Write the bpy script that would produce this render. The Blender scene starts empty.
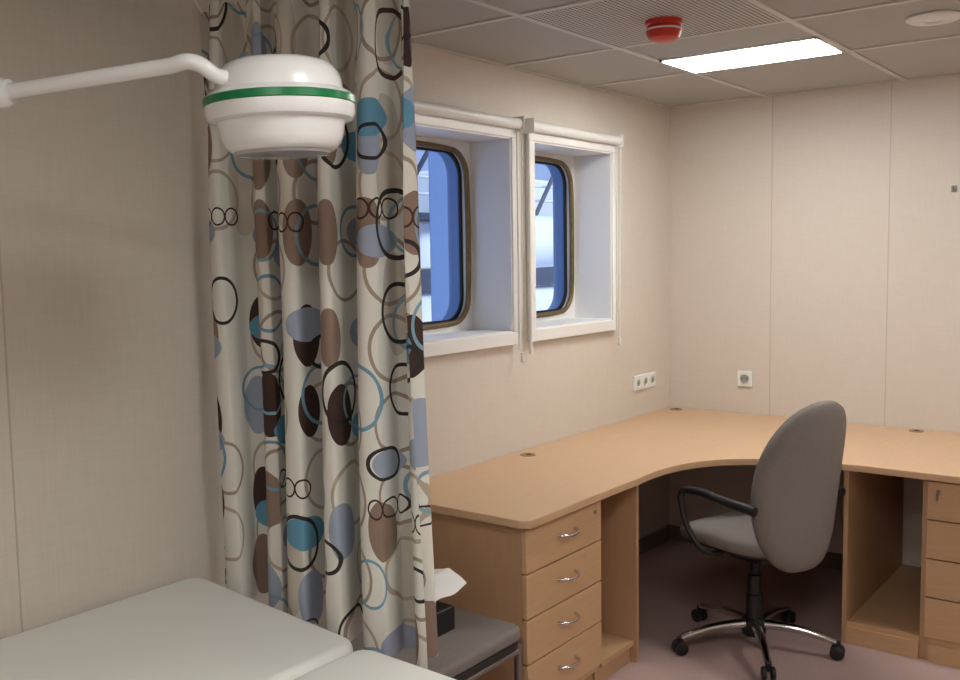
import bpy, bmesh, math, random
from mathutils import Vector, Matrix
random.seed(4)
S=bpy.context.scene
COL=bpy.context.collection
H=2.384
# ---------------------------------------------------------------- materials
def srgb(r,g,b):
    f=lambda c:(c/255/12.92) if c/255<=.04045 else ((c/255+.055)/1.055)**2.4
    return (f(r),f(g),f(b),1)
def M(name,rgb,rough=.5,metal=0,bump=0,bscale=200,var=0,vscale=5,stretch=(1,1,1),emit=0,ecol=None,spec=.5,coat=0):
    m=bpy.data.materials.new(name); m.use_nodes=True; nt=m.node_tree; N=nt.nodes; L=nt.links
    b=N['Principled BSDF']; c=srgb(*rgb)
    b.inputs['Base Color'].default_value=c; b.inputs['Roughness'].default_value=rough
    b.inputs['Metallic'].default_value=metal; b.inputs['Specular IOR Level'].default_value=spec
    b.inputs['Coat Weight'].default_value=coat
    tc=N.new('ShaderNodeTexCoord'); mp=N.new('ShaderNodeMapping'); mp.inputs['Scale'].default_value=stretch
    L.new(tc.outputs['Object'],mp.inputs['Vector'])
    n=N.new('ShaderNodeTexNoise'); n.inputs['Scale'].default_value=vscale; n.inputs['Detail'].default_value=4
    L.new(mp.outputs[0],n.inputs['Vector'])
    mx=N.new('ShaderNodeMix'); mx.data_type='RGBA'
    mx.inputs[6].default_value=tuple(x*(1-var) for x in c[:3])+(1,); mx.inputs[7].default_value=tuple(min(1,x*(1+var)) for x in c[:3])+(1,)
    L.new(n.outputs['Fac'],mx.inputs[0]); L.new(mx.outputs[2],b.inputs['Base Color'])
    if bump:
        n2=N.new('ShaderNodeTexNoise'); n2.inputs['Scale'].default_value=bscale; L.new(mp.outputs[0],n2.inputs['Vector'])
        bp=N.new('ShaderNodeBump'); bp.inputs['Strength'].default_value=bump; bp.inputs['Distance'].default_value=.002
        L.new(n2.outputs['Fac'],bp.inputs['Height']); L.new(bp.outputs[0],b.inputs['Normal'])
    if emit:
        b.inputs['Emission Color'].default_value=ecol or c; b.inputs['Emission Strength'].default_value=emit
    return m
m_wall=None
def wallmat():
    m=bpy.data.materials.new('wall_linen'); m.use_nodes=True; nt=m.node_tree; N=nt.nodes; L=nt.links
    b=N['Principled BSDF']; b.inputs['Roughness'].default_value=.55; b.inputs['Specular IOR Level'].default_value=.3
    tc=N.new('ShaderNodeTexCoord')
    outs=[]
    for sc in ((900,900,30),(40,40,900)):
        mp=N.new('ShaderNodeMapping'); mp.inputs['Scale'].default_value=sc; L.new(tc.outputs['Object'],mp.inputs[0])
        n=N.new('ShaderNodeTexNoise'); n.inputs['Scale'].default_value=.35; n.inputs['Detail'].default_value=2; L.new(mp.outputs[0],n.inputs[0]); outs.append(n)
    ad=N.new('ShaderNodeMath'); ad.operation='ADD'; L.new(outs[0].outputs[0],ad.inputs[0]); L.new(outs[1].outputs[0],ad.inputs[1])
    cr=N.new('ShaderNodeMapRange'); cr.inputs[1].default_value=.6; cr.inputs[2].default_value=1.4; L.new(ad.outputs[0],cr.inputs[0])
    mx=N.new('ShaderNodeMix'); mx.data_type='RGBA'; mx.inputs[6].default_value=srgb(207,198,187); mx.inputs[7].default_value=srgb(215,207,197)
    L.new(cr.outputs[0],mx.inputs[0]); L.new(mx.outputs[2],b.inputs['Base Color'])
    return m
m_wall=wallmat()
m_seam=M('panel_seam',(188,179,166),.5)
m_white=M('white_paint',(230,230,228),.35,var=.02)
m_whitepl=M('white_enamel',(233,235,234),.22,var=.01,coat=.3)
m_green=M('green_ring',(20,120,70),.3)
m_blackpl=M('black_plastic',(26,25,26),.45,var=.1)
m_chrome=M('chrome',(215,215,215),.12,metal=1)
m_steel=M('brushed_steel',(150,148,145),.35,metal=1)
m_grayfab=M('gray_fabric',(124,118,113),.9,bump=.5,bscale=500,var=.08,vscale=60)
m_vinyl=M('pad_vinyl',(234,236,231),.42,bump=.15,bscale=250,var=.02)
m_wood=M('beech_laminate',(205,171,136),.38,var=.09,vscale=6,stretch=(1,12,12))
m_woodf=M('beech_front',(200,164,126),.42,var=.09,vscale=6,stretch=(1.2,1.2,16))
m_woodp=M('beech_panel',(184,148,113),.45,var=.09,vscale=6,stretch=(12,12,1))
m_brass=M('window_rim_bronze',(118,98,64),.4,metal=.5,var=.25,vscale=40)
m_red=M('red_plastic',(205,45,32),.35)
m_tbar=M('ceiling_tbar',(204,201,197),.4)
m_floor=M('carpet_mauve',(176,150,146),.95,bump=.8,bscale=350,var=.14,vscale=120)
m_tissue=M('tissue_paper',(242,242,240),.9)
m_light=M('light_diffuser',(255,255,250),.5,emit=33,ecol=(1,.97,.925,1))
m_shippaint=M('ship_white_paint',(228,231,235),.4,var=.06,vscale=3)
m_shipskytint=M('ship_paint_sky_tinted',(128,152,192),.5,var=.06,vscale=3)  # blue daylight on white ship paint, put into the base colour
m_shipdark=M('ship_dark_fittings',(62,70,88),.5)
m_glasslamp=M('lamp_glass',(170,176,176),.15,spec=.8)
m_well=M('socket_well',(150,148,142),.5)
# ceiling tile
def tilemat(name,base,dots,dark,rad):
    m=bpy.data.materials.new(name); m.use_nodes=True; nt=m.node_tree; N=nt.nodes; L=nt.links
    b=N['Principled BSDF']; b.inputs['Roughness'].default_value=.7
    tc=N.new('ShaderNodeTexCoord'); sc=N.new('ShaderNodeVectorMath'); sc.operation='SCALE'; sc.inputs['Scale'].default_value=dots
    L.new(tc.outputs['Object'],sc.inputs[0])
    fr=N.new('ShaderNodeVectorMath'); fr.operation='FRACTION'; L.new(sc.outputs[0],fr.inputs[0])
    sb=N.new('ShaderNodeVectorMath'); sb.operation='SUBTRACT'; sb.inputs[1].default_value=(.5,.5,0); L.new(fr.outputs[0],sb.inputs[0])
    mu=N.new('ShaderNodeVectorMath'); mu.operation='MULTIPLY'; mu.inputs[1].default_value=(1,1,0); L.new(sb.outputs[0],mu.inputs[0])
    ln=N.new('ShaderNodeVectorMath'); ln.operation='LENGTH'; L.new(mu.outputs[0],ln.inputs[0])
    lt=N.new('ShaderNodeMath'); lt.operation='LESS_THAN'; lt.inputs[1].default_value=rad; L.new(ln.outputs['Value'],lt.inputs[0])
    mx=N.new('ShaderNodeMix'); mx.data_type='RGBA'; mx.inputs[6].default_value=srgb(*base); mx.inputs[7].default_value=srgb(*dark)
    L.new(lt.outputs[0],mx.inputs[0]); L.new(mx.outputs[2],b.inputs['Base Color'])
    return m
m_ceil=tilemat('ceiling_tile',(186,185,182),220,(122,120,116),.25)
m_perf=tilemat('perforated_tile',(200,199,196),62,(48,47,46),.3)
# glass
m_glass=bpy.data.materials.new('window_glass'); m_glass.use_nodes=True
nt=m_glass.node_tree; nt.nodes.clear()
o=nt.nodes.new('ShaderNodeOutputMaterial'); t=nt.nodes.new('ShaderNodeBsdfTransparent'); g=nt.nodes.new('ShaderNodeBsdfGlossy'); mi=nt.nodes.new('ShaderNodeMixShader')
t.inputs[0].default_value=(.9,.95,1,1); g.inputs['Roughness'].default_value=.03; mi.inputs[0].default_value=.06
nt.links.new(t.outputs[0],mi.inputs[1]); nt.links.new(g.outputs[0],mi.inputs[2]); nt.links.new(mi.outputs[0],o.inputs[0])

# curtain fabric
def curtainmat():
    m=bpy.data.materials.new('curtain_fabric_print'); m.use_nodes=True; nt=m.node_tree; N=nt.nodes; L=nt.links
    b=N['Principled BSDF']; b.inputs['Roughness'].default_value=.85; b.inputs['Specular IOR Level'].default_value=.2
    uv=N.new('ShaderNodeUVMap'); uv.uv_map='UVMap'
    def vm(op,a,bb=None):
        n=N.new('ShaderNodeVectorMath'); n.operation=op
        for i,x in enumerate((a,bb)):
            if x is None: continue
            if isinstance(x,tuple): n.inputs[i].default_value=x
            else: L.new(x,n.inputs[i])
        return n
    def ma(op,a,bb=None):
        n=N.new('ShaderNodeMath'); n.operation=op
        for i,x in enumerate((a,bb)):
            if x is None: continue
            if isinstance(x,(int,float)): n.inputs[i].default_value=x
            else: L.new(x,n.inputs[i])
        return n.outputs[0]
    cur=None
    base=N.new('ShaderNodeRGB'); base.outputs[0].default_value=srgb(213,212,204); cur=base.outputs[0]
    def layer(cur,cx,cy,off,a,bb,pal,ring,pres,jit,seed,var=.25,shift=0):
        p=vm('MULTIPLY',uv.outputs[0],(1/cx,1/cy,0)).outputs[0]
        p=vm('ADD',p,(off[0],off[1],0)).outputs[0]
        cell=vm('FLOOR',p).outputs[0]
        fr=vm('SUBTRACT',p,cell).outputs[0]
        wn=N.new('ShaderNodeTexWhiteNoise'); wn.noise_dimensions='3D'; L.new(vm('ADD',cell,(seed*.37,seed*1.91,seed)).outputs[0],wn.inputs['Vector'])
        rc=wn.outputs['Color']; rv=wn.outputs['Value']
        j=vm('MULTIPLY',vm('SUBTRACT',rc,(.5,.5,.5)).outputs[0],(jit,jit,0)).outputs[0]
        q=vm('SUBTRACT',vm('SUBTRACT',fr,(.5+shift,.5,0)).outputs[0],j).outputs[0]
        q=vm('MULTIPLY',q,(1/a,1/bb,0)).outputs[0]
        ln=vm('LENGTH',q).outputs['Value']
        sx=N.new('ShaderNodeSeparateXYZ'); L.new(rc,sx.inputs[0])
        size=ma('ADD',ma('MULTIPLY',sx.outputs[2],var),1-var)
        d=ma('DIVIDE',ln,size)
        if ring: mask=ma('LESS_THAN',ma('ABSOLUTE',ma('SUBTRACT',d,1-ring)),ring)
        else: mask=ma('LESS_THAN',d,1.0)
        mask=ma('MULTIPLY',mask,ma('LESS_THAN',rv,pres))
        ramp=N.new('ShaderNodeValToRGB'); ramp.color_ramp.interpolation='CONSTANT'; e=ramp.color_ramp.elements
        while len(e)<len(pal): e.new(.5)
        for i,c in enumerate(pal): e[i].position=i/len(pal); e[i].color=srgb(*c)
        L.new(sx.outputs[0],ramp.inputs[0])
        mx=N.new('ShaderNodeMix'); mx.data_type='RGBA'; L.new(mask,mx.inputs[0]); L.new(cur,mx.inputs[6]); L.new(ramp.outputs[0],mx.inputs[7])
        return mx.outputs[2]
    TAN=(172,158,142);BR=(136,116,104);DK=(66,50,46);BG=(150,160,178);TEAL=(98,148,174);BK=(52,48,46)
    cur=layer(cur,.18,.34,(.45,.1),.30,.46,[(190,184,172),(196,190,178),(184,174,160)],0,.6,.2,53,.2)
    cur=layer(cur,.19,.19,(.1,.2),.42,.46,[TAN,(154,138,124),TAN],.06,.85,.10,3,.12)
    cur=layer(cur,.19,.24,(.35,.6),.27,.38,[BR,BG,BR,DK,BG,BR],0,.66,.28,7)
    cur=layer(cur,.26,.26,(.7,.15),.29,.18,[TEAL,BG,BG,TEAL],0,.60,.35,13)
    cur=layer(cur,.21,.22,(.55,.85),.37,.38,[(126,158,176),(110,150,172),(166,156,144)],.06,.5,.22,23)
    cur=layer(cur,.22,.21,(.2,.45),.34,.42,[BK,DK,BK],.07,.36,.16,31)
    cur=layer(cur,.23,.26,(.9,.3),.34,.21,[BK,DK],.10,.22,.1,41)
    for sh in (-.22,0,.22): cur=layer(cur,.21,.36,(.15,.75),.12,.075,[DK,(70,60,54)],.10,.35,.1,61,.05,sh)
    L.new(cur,b.inputs['Base Color'])
    return m
m_curtain=curtainmat()

# ---------------------------------------------------------------- mesh helpers
def grp(name,loc,rotz=0):
    e=bpy.data.objects.new(name,None); e.empty_display_size=.1; e.location=loc; e.rotation_euler=(0,0,rotz); COL.objects.link(e); return e
def fin(name,me,mat,parent=None,smooth=False,local=False,center=True):
    if center and len(me.vertices):
        xs=[v.co for v in me.vertices]
        c=Vector([(min(v[i] for v in xs)+max(v[i] for v in xs))/2 for i in range(3)])
        me.transform(Matrix.Translation(-c))
    else: c=Vector((0,0,0))
    o=bpy.data.objects.new(name,me); COL.objects.link(o); o.location=c
    if mat: me.materials.append(mat)
    if smooth:
        for p in me.polygons: p.use_smooth=True
    if parent:
        o.parent=parent
        if not local: o.matrix_parent_inverse=Matrix.Translation(-parent.location)
    return o
def bev(o,w,seg=3,angle=True):
    m=o.modifiers.new('b','BEVEL'); m.width=w; m.segments=seg; m.limit_method='ANGLE' if angle else 'NONE'
    for p in o.data.polygons: p.use_smooth=True
    wn=o.modifiers.new('wn','WEIGHTED_NORMAL'); wn.keep_sharp=True
    return o
def box(name,lo,hi,mat,parent=None,b=0,seg=2,local=False):
    bm=bmesh.new()
    lo,hi=[min(a,c) for a,c in zip(lo,hi)],[max(a,c) for a,c in zip(lo,hi)]
    vs=[bm.verts.new((x,y,z)) for x in (lo[0],hi[0]) for y in (lo[1],hi[1]) for z in (lo[2],hi[2])]
    for f in ((0,1,3,2),(4,6,7,5),(0,4,5,1),(2,3,7,6),(0,2,6,4),(1,5,7,3)): bm.faces.new([vs[i] for i in f])
    bmesh.ops.recalc_face_normals(bm,faces=bm.faces)
    me=bpy.data.meshes.new(name); bm.to_mesh(me); bm.free()
    o=fin(name,me,mat,parent,local=local)
    if b: bev(o,b,seg)
    return o
def prism(name,pts,z0,z1,mat,parent=None,b=0,seg=3,local=False):
    bm=bmesh.new()
    A=[bm.verts.new((p[0],p[1],z0)) for p in pts]; B=[bm.verts.new((p[0],p[1],z1)) for p in pts]
    n=len(pts)
    bm.faces.new(A); bm.faces.new(B)
    for i in range(n): bm.faces.new((A[i],A[(i+1)%n],B[(i+1)%n],B[i]))
    bmesh.ops.recalc_face_normals(bm,faces=bm.faces)
    me=bpy.data.meshes.new(name); bm.to_mesh(me); bm.free()
    o=fin(name,me,mat,parent,local=local)
    if b: bev(o,b,seg)
    return o
def lathe(name,prof,loc,mat,parent=None,seg=48,axis=Vector((0,0,1)),local=False,smooth=True):
    bm=bmesh.new(); rot=Vector((0,0,1)).rotation_difference(Vector(axis)).to_matrix()
    rings=[]
    for r,z in prof:
        if r<1e-6: rings.append([bm.verts.new(rot@Vector((0,0,z))+Vector(loc))])
        else: rings.append([bm.verts.new(rot@Vector((r*math.cos(2*math.pi*i/seg),r*math.sin(2*math.pi*i/seg),z))+Vector(loc)) for i in range(seg)])
    for a,c in zip(rings,rings[1:]):
        for i in range(seg):
            j=(i+1)%seg
            if len(a)==1 and len(c)==1: continue
            if len(a)==1: bm.faces.new((a[0],c[i],c[j]))
            elif len(c)==1: bm.faces.new((a[i],c[0],a[j]))
            else: bm.faces.new((a[i],c[i],c[j],a[j]))
    bmesh.ops.recalc_face_normals(bm,faces=bm.faces)
    me=bpy.data.meshes.new(name); bm.to_mesh(me); bm.free()
    o=fin(name,me,mat,parent,smooth=smooth,local=local)
    if smooth:
        o.modifiers.new('e','EDGE_SPLIT').split_angle=math.radians(40)
    return o
def tube(name,pts,r,mat,parent=None,local=False,cyc=False,radii=None):
    cu=bpy.data.curves.new(name+'_c','CURVE'); cu.dimensions='3D'; cu.bevel_depth=r; cu.bevel_resolution=4; cu.resolution_u=8; cu.use_fill_caps=True
    sp=cu.splines.new('BEZIER'); sp.bezier_points.add(len(pts)-1)
    for i,p in enumerate(pts):
        bp=sp.bezier_points[i]; bp.co=p; bp.handle_left_type=bp.handle_right_type='AUTO'
        if radii: bp.radius=radii[i]
    sp.use_cyclic_u=cyc
    ob=bpy.data.objects.new(name+'_t',cu); COL.objects.link(ob)
    bpy.context.view_layer.update()
    me=bpy.data.meshes.new_from_object(ob.evaluated_get(bpy.context.evaluated_depsgraph_get()))
    bpy.data.objects.remove(ob); me.name=name; me.materials.clear()
    return fin(name,me,mat,parent,smooth=True,local=local)
def straight(name,a,b,r,mat,parent=None,local=False,r2=None):
    a=Vector(a);b=Vector(b); L=(b-a).length
    return lathe(name,[(0,0),(r,0),(r2 or r,L),(0,L)],a,mat,parent,seg=20,axis=(b-a).normalized(),local=local)
def rrect(x0,x1,z0,z1,r,n=8):
    pts=[]
    for cx,cz,a0 in ((x1-r,z1-r,0),(x0+r,z1-r,90),(x0+r,z0+r,180),(x1-r,z0+r,270)):
        for i in range(n+1):
            a=math.radians(a0+90*i/n); pts.append((cx+r*math.cos(a),cz+r*math.sin(a)))
    return pts

# ---------------------------------------------------------------- room shell
XL,YB=-5.9,-3.7
box('floor',(XL,YB,-.05),(0,0,0),m_floor)
box('ceiling',(XL,YB,H),(0,0,H+.05),m_ceil)
wins=[(-2.19,-1.515),(-1.345,-.672)]; wz0,wz1=1.275,2.09
bm=bmesh.new()
def addbox(bm,lo,hi):
    vs=[bm.verts.new((x,y,z)) for x in (lo[0],hi[0]) for y in (lo[1],hi[1]) for z in (lo[2],hi[2])]
    for f in ((0,1,3,2),(4,6,7,5),(0,4,5,1),(2,3,7,6),(0,2,6,4),(1,5,7,3)): bm.faces.new([vs[i] for i in f])
xs=[XL,wins[0][0],wins[0][1],wins[1][0],wins[1][1],.05]
addbox(bm,(XL,0,0),(.05,.2,wz0)); addbox(bm,(XL,0,wz1),(.05,.2,H+.05))
for a,c in ((xs[0],xs[1]),(xs[2],xs[3]),(xs[4],xs[5])): addbox(bm,(a,0,wz0),(c,.2,wz1))
bmesh.ops.recalc_face_normals(bm,faces=bm.faces)
me=bpy.data.meshes.new('wall_window'); bm.to_mesh(me); bm.free(); fin('wall_window',me,m_wall)
box('wall_right',(0,YB,0),(.05,0,H),m_wall)
box('wall_left',(XL-.05,YB,0),(XL,0,H),m_wall)
box('wall_back',(XL,YB-.05,0),(0,YB,H),m_wall)
k=1
for y in (-.57,-1.14,-1.74,-2.34,-2.94):
    box('trim_%d'%k,(-.0015,y-.002,.08),(0,y+.002,H),m_seam); k+=1
for x in (-2.42,-3.66,-4.3,-4.9):
    box('trim_%d'%k,(x-.002,-.0015,.08),(x+.002,0,H),m_seam); k+=1
m_sk=M('skirting',(120,105,92),.5)
box('baseboard_right',(-.012,YB,0),(0,0,.08),m_sk)
box('baseboard_window',(XL,-.012,0),(-.012,0,.08),m_sk)
tb=grp('trim_ceiling_grid',(-3,-1.8,H))
y=-.54; i=0
while y>YB:
    box('tbar_x_%d'%i,(XL,y-.012,H-.006),(0,y+.012,H),m_tbar,tb); y-=.66; i+=1
x=-.87
while x>XL:
    box('tbar_y_%d'%i,(x-.012,YB,H-.0055),(x+.012,0,H),m_tbar,tb); x-=.66; i+=1
box('edge_angle_window',(XL,-.02,H-.006),(0,0,H),m_tbar,tb); box('edge_angle_right',(-.02,YB,H-.0062),(0,0,H),m_tbar,tb)
g=grp('ceiling_vent_panel',(-1.86,-.87,H-.003)); box('perforated_plate',(-2.178,-1.188,H-.004),(-1.542,-.552,H-.001),m_perf,g)
def lum(x0,x1,y0,y1):
    g=grp('ceiling_light',((x0+x1)/2,(y0+y1)/2,H-.01))
    box('diffuser',(x0+.012,y0+.012,H-.012),(x1-.012,y1-.012,H-.002),m_light,g)
    for n,lo,hi in (('a',(x0,y0),(x1,y0+.014)),('b',(x0,y1-.014),(x1,y1)),('c',(x0,y0),(x0+.014,y1)),('d',(x1-.014,y0),(x1,y1))):
        box('frame_'+n,(*lo,H-.010),(*hi,H-.001),m_white,g)
lum(-1.215,-.883,-1.19,-.55)
lum(-1.215,-.883,-3.17,-2.53)  # unseen luminaire on the right side, added to brighten the room
lum(-3.85,-3.525,-2.51,-1.87)  # out of view past the couch foot, added as extra room light
lum(-5.2,-4.85,-2.51,-1.87)  # added fill panel overhead near the camera, never in view
g=grp('fire_detector',(-1.81,-.87,H-.03))
lathe('base',[(0,0),(.062,0),(.062,-.012),(.056,-.018)],(-1.81,-.87,H-.004),m_red,g)
lathe('body',[(.052,0),(.06,-.01),(.06,-.022),(.052,-.042),(.035,-.050),(0,-.052)],(-1.81,-.87,H-.02),m_red,g)
lathe('led_ring',[(.0605,-.012),(.0612,-.015),(.0605,-.018)],(-1.81,-.87,H-.02),m_white,g)
g=grp('ceiling_speaker',(-1.24,-1.59,H-.008))
lathe('disc',[(0,0),(.09,0),(.09,-.006),(.08,-.012),(.03,-.014),(.028,-.01),(0,-.01)],(-1.24,-1.59,H-.002),m_white,g)

# ---------------------------------------------------------------- windows
def ring_plate(name,ox0,ox1,oz0,oz1,inner,y0,y1,mat,parent):
    bm=bmesh.new(); cx=sum(p[0] for p in inner)/len(inner); cz=sum(p[1] for p in inner)/len(inner)
    out=[]
    for p in inner:
        dx,dz=p[0]-cx,p[1]-cz
        t=min([((ox1 if dx>0 else ox0)-cx)/dx if abs(dx)>1e-6 else 1e9,((oz1 if dz>0 else oz0)-cz)/dz if abs(dz)>1e-6 else 1e9])
        out.append((cx+dx*t,cz+dz*t))
    n=len(inner)
    I0=[bm.verts.new((p[0],y0,p[1])) for p in inner];I1=[bm.verts.new((p[0],y1,p[1])) for p in inner]
    O0=[bm.verts.new((p[0],y0,p[1])) for p in out];O1=[bm.verts.new((p[0],y1,p[1])) for p in out]
    for i in range(n):
        j=(i+1)%n
        bm.faces.new((I0[i],I0[j],O0[j],O0[i]));bm.faces.new((I1[i],O1[i],O1[j],I1[j]));bm.faces.new((I0[i],I1[i],I1[j],I0[j]));bm.faces.new((O0[i],O0[j],O1[j],O1[i]))
    bmesh.ops.recalc_face_normals(bm,faces=bm.faces)
    me=bpy.data.meshes.new(name); bm.to_mesh(me); bm.free()
    return fin(name,me,mat,parent)
for wi,(a,c) in enumerate(wins):
    g=grp('window_%d'%(wi+1),((a+c)/2,0,(wz0+wz1)/2))
    ox0,ox1,oz0,oz1=a-.035,c+.03,1.222,2.135
    t=-.028
    box('frame_bottom',(ox0,t,oz0),(ox1,0.0,wz0),m_white,g,b=.003); box('frame_top',(ox0,t,wz1),(ox1,0,oz1),m_white,g,b=.003)
    box('frame_l',(ox0,t,wz0),(a,0,wz1),m_white,g,b=.003); box('frame_r',(c,t,wz0),(ox1,0,wz1),m_white,g,b=.003)
    e=.006
    box('lining_bottom',(a,-.02,wz0),(c,.2,wz0+e),m_white,g); box('lining_top',(a,-.02,wz1-e),(c,.2,wz1),m_white,g)
    box('lining_l',(a,-.02,wz0),(a+e,.2,wz1),m_white,g); box('lining_r',(c-e,-.02,wz0),(c,.2,wz1),m_white,g)
    inn=rrect(a+.035,c-.035,1.315,2.05,.11,10)
    ring_plate('back_plate',a,c,wz0,wz1,inn,.19,.215,m_white,g)
    tube('rim',[(p[0],.188,p[1]) for p in rrect(a+.037,c-.037,1.317,2.048,.11,4)],.012,m_brass,g,cyc=True)
    ring_plate('rim_inner',a+.02,c-.02,1.30,2.065,rrect(a+.050,c-.050,1.330,2.035,.10,10),.216,.225,m_blackpl,g)
    box('glass_pane',(a+.03,.226,1.31),(c-.03,.230,2.055),m_glass,g)
    ring_plate('hull_tunnel',a-.02,c+.04,wz0-.05,wz1+.05,rrect(a+.03,c-.03,1.31,2.055,.11,10),.232,.30,m_shipskytint,g)
    bx0,bx1=(a-.06,c+.03)
    straight('blind_roller',(bx0,-.04,2.147),(bx1,-.04,2.147),.022,m_white,g)
    box('blind_end_l',(bx0-.006,-.07,2.115),(bx0,0,2.178),m_white,g,b=.004); box('blind_end_r',(bx1,-.07,2.115),(bx1+.006,0,2.178),m_white,g,b=.004)
    straight('side_guide',(c+.035,-.03,1.20),(c+.035,-.03,2.12),.005,m_white,g)
    straight('side_guide_l',(a-.048,-.03,1.17),(a-.048,-.03,2.12),.008,m_white,g)
    tube('pull_cord',[(c+.026,-.06,2.12),(c+.028,-.055,1.7),(c+.026,-.05,1.19)],.0025,m_white,g)
    lathe('cord_weight',[(0,0),(.007,-.003),(.009,-.04),(0,-.045)],(c+.026,-.05,1.19),m_white,g,seg=16)
# ---------------------------------------------------------------- ship outside
g=grp('ship_superstructure',(3.5,4.5,1.5))
box('deck_house',(3.0,5.4,-1),(14,8,1.15),m_shippaint,g,b=.05)
box('deck_house_band',(2.9,5.3,1.15),(14,8.1,1.42),m_shipdark,g,b=.02)
box('upper_house',(3.2,5.5,1.42),(13,8,2.05),m_shippaint,g,b=.05)
box('boat_deck',(3.0,5.2,2.05),(13,8,2.12),m_shipdark,g,b=.01)
box('funnel_casing',(5.2,6.0,2.12),(12,8,2.75),m_shippaint,g,b=.05)
box('sky_tinted_trunk',(2.7,3.65,-1),(3.3,4.02,5),m_shipskytint,g,b=.03)
for i,z in enumerate((.35,.65,.95)):
    straight('rail_%d'%i,(-1,3.2,z),(8,3.2,z),.018,m_shipdark,g)
for i,z in enumerate((2.35,2.55)):
    straight('upper_rail_%d'%i,(3.0,5.25,z),(13,5.25,z),.018,m_shippaint,g)
for i in range(8):
    straight('stanchion_%d'%i,(-1+i*1.15,3.2,-1),(-1+i*1.15,3.2,1.0),.02,m_shippaint,g)
for i in range(9):
    straight('brace_%d'%i,(2.6+i*.7,5.0,2.12),(3.4+i*.7,5.0,3.1),.03,m_shipdark,g)
lathe('life_raft_canister',[(0,-.6),(.2,-.6),(.3,-.5),(.32,0),(.3,.5),(.2,.6),(0,.6)],(4.6,4.2,1.75),m_shippaint,g,axis=(1,-.4,0))
straight('canister_post',(4.6,4.2,-1),(4.6,4.2,1.5),.06,m_shippaint,g)
box('deck_plating',(-4,.8,-1.1),(14,9,-1),m_shippaint,g)
sd=bpy.data.lights.new('daylight_sun','SUN'); sd.energy=4.2; sd.color=(.95,.97,1); sd.angle=.3
so=bpy.data.objects.new('daylight_sun',sd); COL.objects.link(so); so.location=(0,-3,8)
so.rotation_euler=Vector((.35,.8,-.55)).to_track_quat('-Z','Y').to_euler()

# ---------------------------------------------------------------- sockets
m_hole=M('socket_hole',(60,58,56),.6)
g=grp('wall_socket',(-.30,-.006,.925))
box('plate',(-.42,-.012,.885),(-.18,0,.965),m_whitepl,g,b=.004)
for i,x in enumerate((-.38,-.30,-.22)):
    lathe('outlet_%d'%i,[(.017,.0005),(.026,.0005),(.026,.004),(.022,.004),(.019,.0005)],(x,-.012,.925),m_whitepl,g,axis=(0,-1,0),seg=24)
    lathe('well_%d'%i,[(0,.001),(.017,.001),(.017,0)],(x,-.012,.925),m_well,g,axis=(0,-1,0),seg=24)
    for d in (-.008,.008): lathe('pin_%d_%d'%(i,d*1000),[(0,.002),(.0028,.002),(.0028,0)],(x+d,-.012,.925),m_hole,g,axis=(0,-1,0),seg=10)
g=grp('wall_socket.001',(-.006,-.44,.935))
box('plate',(-.012,-.482,.893),(0,-.398,.977),m_whitepl,g,b=.004)
lathe('outlet',[(.0,.0),(.024,.0),(.027,.004),(.024,.004)],(-.012,-.44,.935),m_whitepl,g,axis=(-1,0,0),seg=24)
lathe('well',[(0,.005),(.019,.005),(.019,0)],(-.012,-.44,.935),m_well,g,axis=(-1,0,0),seg=24)
for d in (-.009,.009): lathe('pin_%d'%(d*1000),[(0,.006),(.0035,.006),(.0035,0)],(-.012,-.44+d,.935),m_hole,g,axis=(-1,0,0),seg=10)
g=grp('wall_hook',(-.01,-1.42,1.87))
box('backplate',(-.004,-1.432,1.855),(0,-1.408,1.885),m_steel,g,b=.001); tube('hook',[(-.003,-1.42,1.872),(-.02,-1.42,1.868),(-.028,-1.42,1.88)],.003,m_steel,g)

# ---------------------------------------------------------------- corner desk
D=grp('corner_desk',(-1.0,-.6,0))
EX=-2.355
out=[(0-.003,-.003),(EX,-.003)]
for i in range(7):
    a=math.radians(180+90*i/6); out.append((EX+.04+.04*math.cos(a),-.625+.04*math.sin(a)))
out+=[(-1.75,-.668)]
P0,P1,P2,P3=Vector((-1.62,-.672)),Vector((-1.12,-.64)),Vector((-.98,-.90)),Vector((-.945,-1.3))
for i in range(25):
    t=i/24; p=P0*(1-t)**3+P1*3*t*(1-t)**2+P2*3*t*t*(1-t)+P3*t**3; out.append((p.x,p.y))
out+=[(-.945,-2.4),(-.003,-2.4)]
o=prism('desktop',out,.722,.75,m_wood,D,b=.003,seg=2)
m_gr=M('grommet_brown',(150,118,84),.5)
def gromm(x,y,n): 
    lathe('grommet_%d'%n,[(0,.002),(.02,.002),(.022,.004),(.032,.003),(.034,0)],(x,y,.75),m_gr,D,seg=24)
    lathe('grommet_slot_%d'%n,[(0,.0045),(.012,.0045),(.012,.002)],(x+.008,y,.75),m_blackpl,D,seg=16)
gromm(-1.50,-.08,1); gromm(-.07,-1.30,2); gromm(-.08,-.08,3)
def handle(name,c,axis):
    c=Vector(c); 
    if axis=='x': u=Vector((1,0,0)); nrm=Vector((0,-1,0))
    else: u=Vector((0,1,0)); nrm=Vector((-1,0,0))
    pts=[c-u*.055, c-u*.045+nrm*.02, c+nrm*.03-Vector((0,0,.004)), c+u*.045+nrm*.02, c+u*.055]
    tube(name,[tuple(p) for p in pts],.0055,m_chrome,D,radii=[1.3,1,1,1,1.3])
zs=[(.565,.712),(.412,.560),(.259,.407),(.095,.254)]
F=-.64; t=.018
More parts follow.
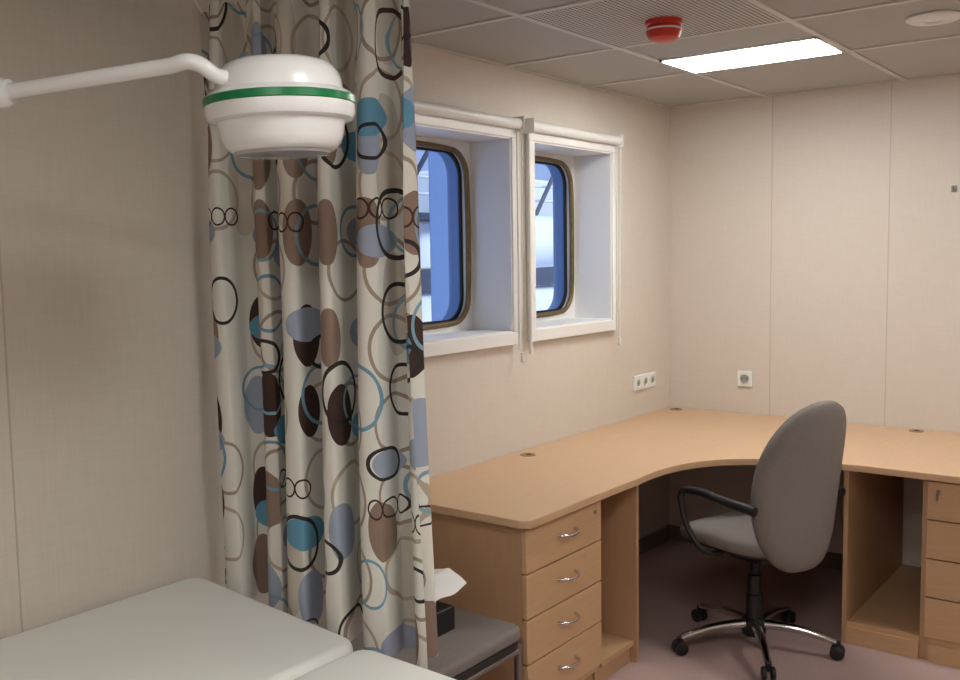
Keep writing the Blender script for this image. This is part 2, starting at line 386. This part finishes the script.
def unit_y(x0,x1,prefix,niche):
    box(prefix+'side_l',(x0,F+.02,.0),(x0+t,-.04,.722),m_woodp,D); box(prefix+'side_r',(x1-t,F+.02 if not niche else F,.0),(x1,-.04,.722),m_woodp,D)
    box(prefix+'bottom',(x0+t,F+.012,.07),(x1-t,-.04,.09),m_woodf,D); box(prefix+'plinth',(x0+t,F+.03,0),(x1-t,F+.05,.07),m_woodp,D)
    if not niche: box(prefix+'backpanel',(x0+t,-.06,.09),(x1-t,-.04,.722),m_woodp,D)
DX0,DX1=-2.325,-1.845
unit_y(DX0,DX1,'l_drawer_',False)
for i,(z0,z1) in enumerate(zs):
    box('l_front_%d'%i,(DX0-.002,F,z0),(DX1-.002,F+.019,z1),m_woodf,D,b=.002)
    handle('l_handle_%d'%i,((DX0+DX1)/2,F,(z0+z1)/2+.01),'x')
lathe('l_lock',[(0,.003),(.008,.003),(.008,0)],(DX1-.045,F,.675),m_steel,D,axis=(0,-1,0),seg=16)
unit_y(DX1,-1.56,'l_niche_',True)
G=-.915
def unit_x(y0,y1,prefix,niche):
    box(prefix+'side_a',(G if niche else G+.02,y1-t,0),(-.04,y1,.722),m_woodp,D); box(prefix+'side_b',(G+.02,y0,0),(-.04,y0+t,.722),m_woodp,D)
    box(prefix+'bottom',(G+.012,y0+t,.07),(-.04,y1-t,.09),m_woodf,D); box(prefix+'plinth',(G+.0,y0+t,0),(G+.02,y1-t,.07),m_woodf,D)
    if not niche: box(prefix+'backpanel',(-.06,y0+t,.09),(-.04,y1-t,.722),m_woodp,D)
unit_x(-1.535,-1.225,'r_niche_',True)
unit_x(-2.0,-1.535,'r_drawer_',False)
for i,(z0,z1) in enumerate(zs):
    box('r_front_%d'%i,(G,-2.0,z0),(G+.019,-1.537,z1),m_woodf,D,b=.002)
    handle('r_handle_%d'%i,(G,-1.77,(z0+z1)/2+.01),'y')
lathe('r_lock',[(0,.003),(.008,.003),(.008,0)],(G,-1.575,.675),m_steel,D,axis=(-1,0,0),seg=16)
box('r_key',(G-.028,-1.577,.645),(G-.003,-1.573,.67),m_steel,D)
box('end_leg',(-.9,-2.4,0),(-.05,-2.38,.722),m_woodp,D)

# ---------------------------------------------------------------- office chair (local: +x forward, +y left)
C=grp('office_chair',(-1.16,-.95,0),math.radians(70))
def sq(w,d,n=48,e=3.2):
    pts=[]
    for i in range(n):
        a=2*math.pi*i/n; c,s_=math.cos(a),math.sin(a)
        pts.append((w*math.copysign(abs(c)**(2/e),c),d*math.copysign(abs(s_)**(2/e),s_)))
    return pts
def cushion(name,layers,xf,mat,n=56,e=3.0):
    bm=bmesh.new(); rings=[]
    for sc,z in layers:
        rings.append([bm.verts.new(xf(x*sc[0],y*sc[1],z)) for x,y in sq(1,1,n,e)])
    for a,c in zip(rings,rings[1:]):
        for i in range(n): bm.faces.new((a[i],a[(i+1)%n],c[(i+1)%n],c[i]))
    bm.faces.new(rings[0]); bm.faces.new(rings[-1])
    bmesh.ops.recalc_face_normals(bm,faces=bm.faces)
    me=bpy.data.meshes.new(name); bm.to_mesh(me); bm.free()
    return fin(name,me,mat,C,smooth=True,local=True)
def seatf(x,y,z):
    dz=-.035*max(0,(x-.10)/.15)**2 + .012*(y/.24)**2
    return (x+.02,y,z+dz)
cushion('seat',[((.15,.16),.440),((.21,.21),.430),((.235,.24),.45),((.24,.245),.48),((.225,.23),.502),((.17,.17),.512),((.08,.08),.51),((.02,.02),.509)],seatf,m_grayfab,e=3.5)
cushion('seat_shell',[((.10,.10),.415),((.17,.17),.42),((.22,.225),.435),((.225,.23),.447)],seatf,m_blackpl,e=3.5)
def backf(x,y,z):
    h=x; w=y*(1-.14*max(0,h/.33)**2 - .08*max(0,-h/.33)); 
    zz=.712+h
    xx=-.235-(h+.33)*.13 + .03*math.sin((h+.33)/.66*math.pi) + .05*(w/.24)**2 + z
    return (xx,w,zz)
cushion('backrest',[((.02,.02),.04),((.16,.10),.04),((.27,.19),.036),((.322,.228),.022),((.335,.24),.0),((.325,.232),-.022),((.28,.195),-.034),((.16,.1),-.042),((.02,.02),-.044)],backf,m_grayfab,e=2.6)
tube('back_bar',[(-.02,0,.415),(-.12,0,.415),(-.22,0,.43)],.018,m_blackpl,C,local=True)
box('mechanism',(-.1,-.07,.37),(.1,.07,.425),m_blackpl,C,b=.012,local=True)
for s_ in (1,-1):
    tube('armrest_%s'%('l' if s_>0 else 'r'),[(.0,.15*s_,.43),(.02,.25*s_,.435),(.07,.285*s_,.50),(.12,.285*s_,.60),(.125,.28*s_,.655),(.07,.275*s_,.672),(-.08,.27*s_,.662),(-.22,.25*s_,.645)],.012,m_blackpl,C,local=True,radii=[.9,.9,.9,1,1.15,1.3,1.4,1.6])
lathe('gas_column',[(0,.08),(.032,.08),(.032,.22),(.026,.225),(.026,.30),(.018,.305),(.018,.38),(0,.38)],(0,0,0),m_blackpl,C,local=True,seg=28)
lathe('hub',[(0,.055),(.045,.055),(.05,.075),(.048,.115),(.034,.128),(0,.128)],(0,0,0),m_blackpl,C,local=True,seg=28)
for k in range(5):
    a=math.radians(-5+72*k-70); d=Vector((math.cos(a),math.sin(a),0)); n=Vector((-d.y,d.x,0))
    tube('star_leg_%d'%k,[tuple(d*.035+Vector((0,0,.1))),tuple(d*.16+Vector((0,0,.098))),tuple(d*.27+Vector((0,0,.078))),tuple(d*.315+Vector((0,0,.066)))],.016,m_chrome,C,local=True,radii=[1.3,1.15,.95,.85])
    cc=d*.32
    for s_ in (-1,1):
        p=cc+n*.008*s_+Vector((0,0,.0275))
        lathe('caster_%d_%d'%(k,s_),[(0,0),(.02,0),(.0275,.004),(.0275,.014),(.02,.018),(0,.018)],tuple(p),m_blackpl,C,axis=tuple(n*s_),local=True,seg=24)
    straight('caster_stem_%d'%k,tuple(cc+Vector((0,0,.04))),tuple(cc+Vector((0,0,.07))),.012,m_blackpl,C,local=True)

# ---------------------------------------------------------------- examination couch
B=grp('examination_couch',(-3.56,-1.0,0))
ZB=.673
def rpoly(pts,r,n=6):
    out=[];N=len(pts)
    for i in range(N):
        p=Vector(pts[i]);a=(Vector(pts[i-1])-p).normalized();b=(Vector(pts[(i+1)%N])-p).normalized()
        A=p+a*r;Bq=p+b*r
        for k in range(n+1):
            t=k/n; out.append(tuple(A*(1-t)**2+p*2*t*(1-t)+Bq*t*t))
    return out
def pad(name,pts,z0,z1):
    o=prism(name,rpoly(pts,.06),z0,z1,m_vinyl,B); bev(o,.025,5); return o
pad('head_pad',[(-3.96,-.012),(-3.135,-.012),(-3.215,-.765),(-3.96,-.765)],.60,ZB+.004)
pad('body_pad',[(-3.96,-.775),(-3.22,-.775),(-3.25,-1.95),(-3.96,-1.95)],.60,ZB)
box('bed_frame',(-3.92,-1.9,.55),(-3.28,-.06,.60),m_white,B,b=.005)
for i,(x,y) in enumerate(((-3.88,-.12),(-3.34,-.12),(-3.88,-1.84),(-3.34,-1.84))):
    box('leg_%d'%i,(x-.02,y-.02,0),(x+.02,y+.02,.55),m_white,B,b=.004)
box('stretcher',(-3.9,-1.83,.2),(-3.86,-.13,.23),m_white,B); box('stretcher_2',(-3.36,-1.83,.2),(-3.32,-.13,.23),m_white,B)

# ---------------------------------------------------------------- curtain
K=grp('privacy_curtain',(-3.08,-.45,1.4))
NU,NV=460,60
zt,zb_=2.315,.62
def cpt(s,v):
    w=s+.018*math.sin(2*math.pi*3.3*s+1)
    y1=-.875-.028*v
    y=-.025+(y1+.025)*w
    ph=2*math.pi*(5.7*(s**1.08))+.4*math.sin(3*v+5*s)
    amp=(.032+.030*min(1,v*3))*(1+.30*math.sin(9*s+2))
    xc=-3.066-.050*s
    x=xc+amp*math.sin(ph)+.007*math.sin(ph*2+1.3*v)+.004*math.sin(ph*5+2*v)
    y+=.026*math.sin(2*ph+.5)*(.5+.5*v)+.01*v*math.sin(7*s+4*v)
    y=min(y,-.012)
    lim=-3.126+.106*y+.004
    if x<lim+.02:                      # cloth rests against the couch side, never through it
        x=lim+.02*math.exp((x-lim-.02)/.02)
    return x,y
bm=bmesh.new(); uvl=bm.loops.layers.uv.new('UVMap')
grid=[];U=[]
for j in range(NV+1):
    v=j/NV; row=[];u=[];acc=0;prev=None
    for i in range(NU+1):
        x,y=cpt(i/NU,v)
        if prev: acc+=math.hypot(x-prev[0],y-prev[1])
        prev=(x,y); u.append(acc)
        row.append(bm.verts.new((x,y,zt+(zb_-zt)*v)))
    grid.append(row);U.append(u)
for j in range(NV):
    for i in range(NU):
        f=bm.faces.new((grid[j][i],grid[j+1][i],grid[j+1][i+1],grid[j][i+1]))
        for l,(jj,ii) in zip(f.loops,((j,i),(j+1,i),(j+1,i+1),(j,i+1))):
            l[uvl].uv=(U[NV//2][ii],(zt+(zb_-zt)*jj/NV))
me=bpy.data.meshes.new('cloth'); bm.to_mesh(me); bm.free()
fin('cloth',me,m_curtain,K,smooth=True,center=False)
box('track',(-3.105,-2.2,H-.022),(-3.075,-.01,H),m_white,K,b=.003)
for i in range(13):
    y=-.05-i*.067
    x,_=cpt(i/12,0)
    tube('hook_%d'%i,[(-3.09,y,H-.02),(-3.085,y,H-.05),(x,y,zt-.01)],.003,m_white,K)

# ---------------------------------------------------------------- surgical lamp
Lc=Vector((-3.62,-1.0,1.889))
G_=grp('examination_lamp',tuple(Lc))
ax=Vector((-.03,.02,1)).normalized()
q=.965
sc=lambda pr:[(r*q,z*q) for r,z in pr]
lathe('housing',sc([(0,.078),(.065,.078),(.086,.075),(.103,.067),(.114,.053),(.119,.036),(.121,.020),(.136,.014),(.141,.008)]),tuple(Lc),m_whitepl,G_,seg=64,axis=ax)
lathe('green_band',sc([(.141,.008),(.1435,.006),(.1435,-.006),(.141,-.008)]),tuple(Lc),m_green,G_,seg=64,axis=ax)
lathe('lower_body',sc([(.141,-.008),(.141,-.024),(.136,-.034),(.122,-.038),(.119,-.046),(.114,-.070),(.106,-.084),(.096,-.092),(.090,-.092)]),tuple(Lc),m_whitepl,G_,seg=64,axis=ax)
lathe('lens',sc([(.094,-.088),(.088,-.098),(.0,-.101)]),tuple(Lc),m_glasslamp,G_,seg=48,axis=ax)
e1=Vector((-3.745,-.985,1.922)); e2=Vector((-3.785,-.97,1.943)); e3=Vector((-3.955,-.62,1.908))
tube('arm_neck',[tuple(Lc+Vector((-.095,.02,.035))),tuple(e1),tuple(e2),tuple(e2+(e3-e2)*.12),tuple(e2+(e3-e2)*.95)],.014,m_whitepl,G_,radii=[1.1,1,1,1,1])
lathe('knuckle',[(0,-.03),(.022,-.03),(.026,-.02),(.026,.02),(.02,.03),(0,.03)],tuple(e3),m_whitepl,G_,seg=28,axis=(-.5,.8,-.1))
tube('arm_rear',[tuple(e3),tuple(e3+Vector((-.35,.28,-.03))),(-4.5,-.12,1.86)],.017,m_whitepl,G_)
lathe('wall_mount',[(0,.13),(.03,.13),(.035,.02),(.06,.015),(.06,0),(0,0)],(-4.5,0,1.86),m_whitepl,G_,seg=32,axis=(0,-1,0))

# ---------------------------------------------------------------- stool + tissue box
V=grp('padded_stool',(-2.68,-.50,0))
prism('seat_pad',rpoly([(-2.92,-.72),(-2.45,-.72),(-2.45,-.30),(-2.92,-.30)],.05),.41,.455,m_grayfab,V,b=.015,seg=4)
prism('seat_base',rpoly([(-2.915,-.715),(-2.455,-.715),(-2.455,-.305),(-2.915,-.305)],.05),.385,.41,m_blackpl,V,b=.004)
for i,(x,y) in enumerate(((-2.90,-.70),(-2.465,-.70),(-2.90,-.32),(-2.465,-.32))): straight('leg_%d'%i,(x,y,0),(x,y,.40),.0125,m_steel,V)
for i,(a,c) in enumerate((((-2.9,-.7),(-2.465,-.7)),((-2.465,-.7),(-2.465,-.32)),((-2.9,-.32),(-2.465,-.32)),((-2.9,-.7),(-2.9,-.32)))): straight('rail_%d'%i,(*a,.375),(*c,.375),.0115,m_steel,V)
T=grp('tissue_box',(-2.62,-.47,.455))
box('carton',(-2.72,-.56,.455),(-2.60,-.34,.530),m_blackpl,T,b=.004)
bm=bmesh.new()
n=16; gr=[]
for i in range(n):
    r=[]
    for j in range(n):
        u,v=i/(n-1)-.5,j/(n-1)-.5
        hgt=.010+.055*(1-abs(v)*1.2)*(.8+.9*u)
        r.append(bm.verts.new((-2.615+.22*u+.03*v,-.46+.17*v,.532+max(.0,hgt)+.006*math.sin(9*u+7*v))))
    gr.append(r)
for i in range(n-1):
    for j in range(n-1): bm.faces.new((gr[i][j],gr[i+1][j],gr[i+1][j+1],gr[i][j+1]))
me=bpy.data.meshes.new('tissue'); bm.to_mesh(me); bm.free(); fin('tissue',me,m_tissue,T,smooth=True)

# ---------------------------------------------------------------- world + camera
w=bpy.data.worlds.new('World'); S.world=w; w.use_nodes=True
bg=w.node_tree.nodes['Background']; bg.inputs[0].default_value=(.44,.60,1.0,1); bg.inputs[1].default_value=.9
s=1.18
yaw,pit,roll,f=.6531,.0886,-.0159,961.01
Fv=Vector((math.cos(yaw),math.sin(yaw),0));R0=Vector((math.sin(yaw),-math.cos(yaw),0));Z=Vector((0,0,1))
Fw=Fv*math.cos(pit)-Z*math.sin(pit);U0=Fv*math.sin(pit)+Z*math.cos(pit)
R=R0*math.cos(roll)+U0*math.sin(roll);Uu=-R0*math.sin(roll)+U0*math.cos(roll)
cd=bpy.data.cameras.new('camera'); cam=bpy.data.objects.new('camera',cd); COL.objects.link(cam)
m=Matrix(((R.x,Uu.x,-Fw.x),(R.y,Uu.y,-Fw.y),(R.z,Uu.z,-Fw.z))).to_4x4()
m.translation=Vector((-4.0947*s,-2.0180*s,.75+.725*s)); cam.matrix_world=m
cd.sensor_width=36; cd.lens=36*f/960; cd.clip_start=.05
S.camera=cam
S.view_settings.view_transform='Standard'
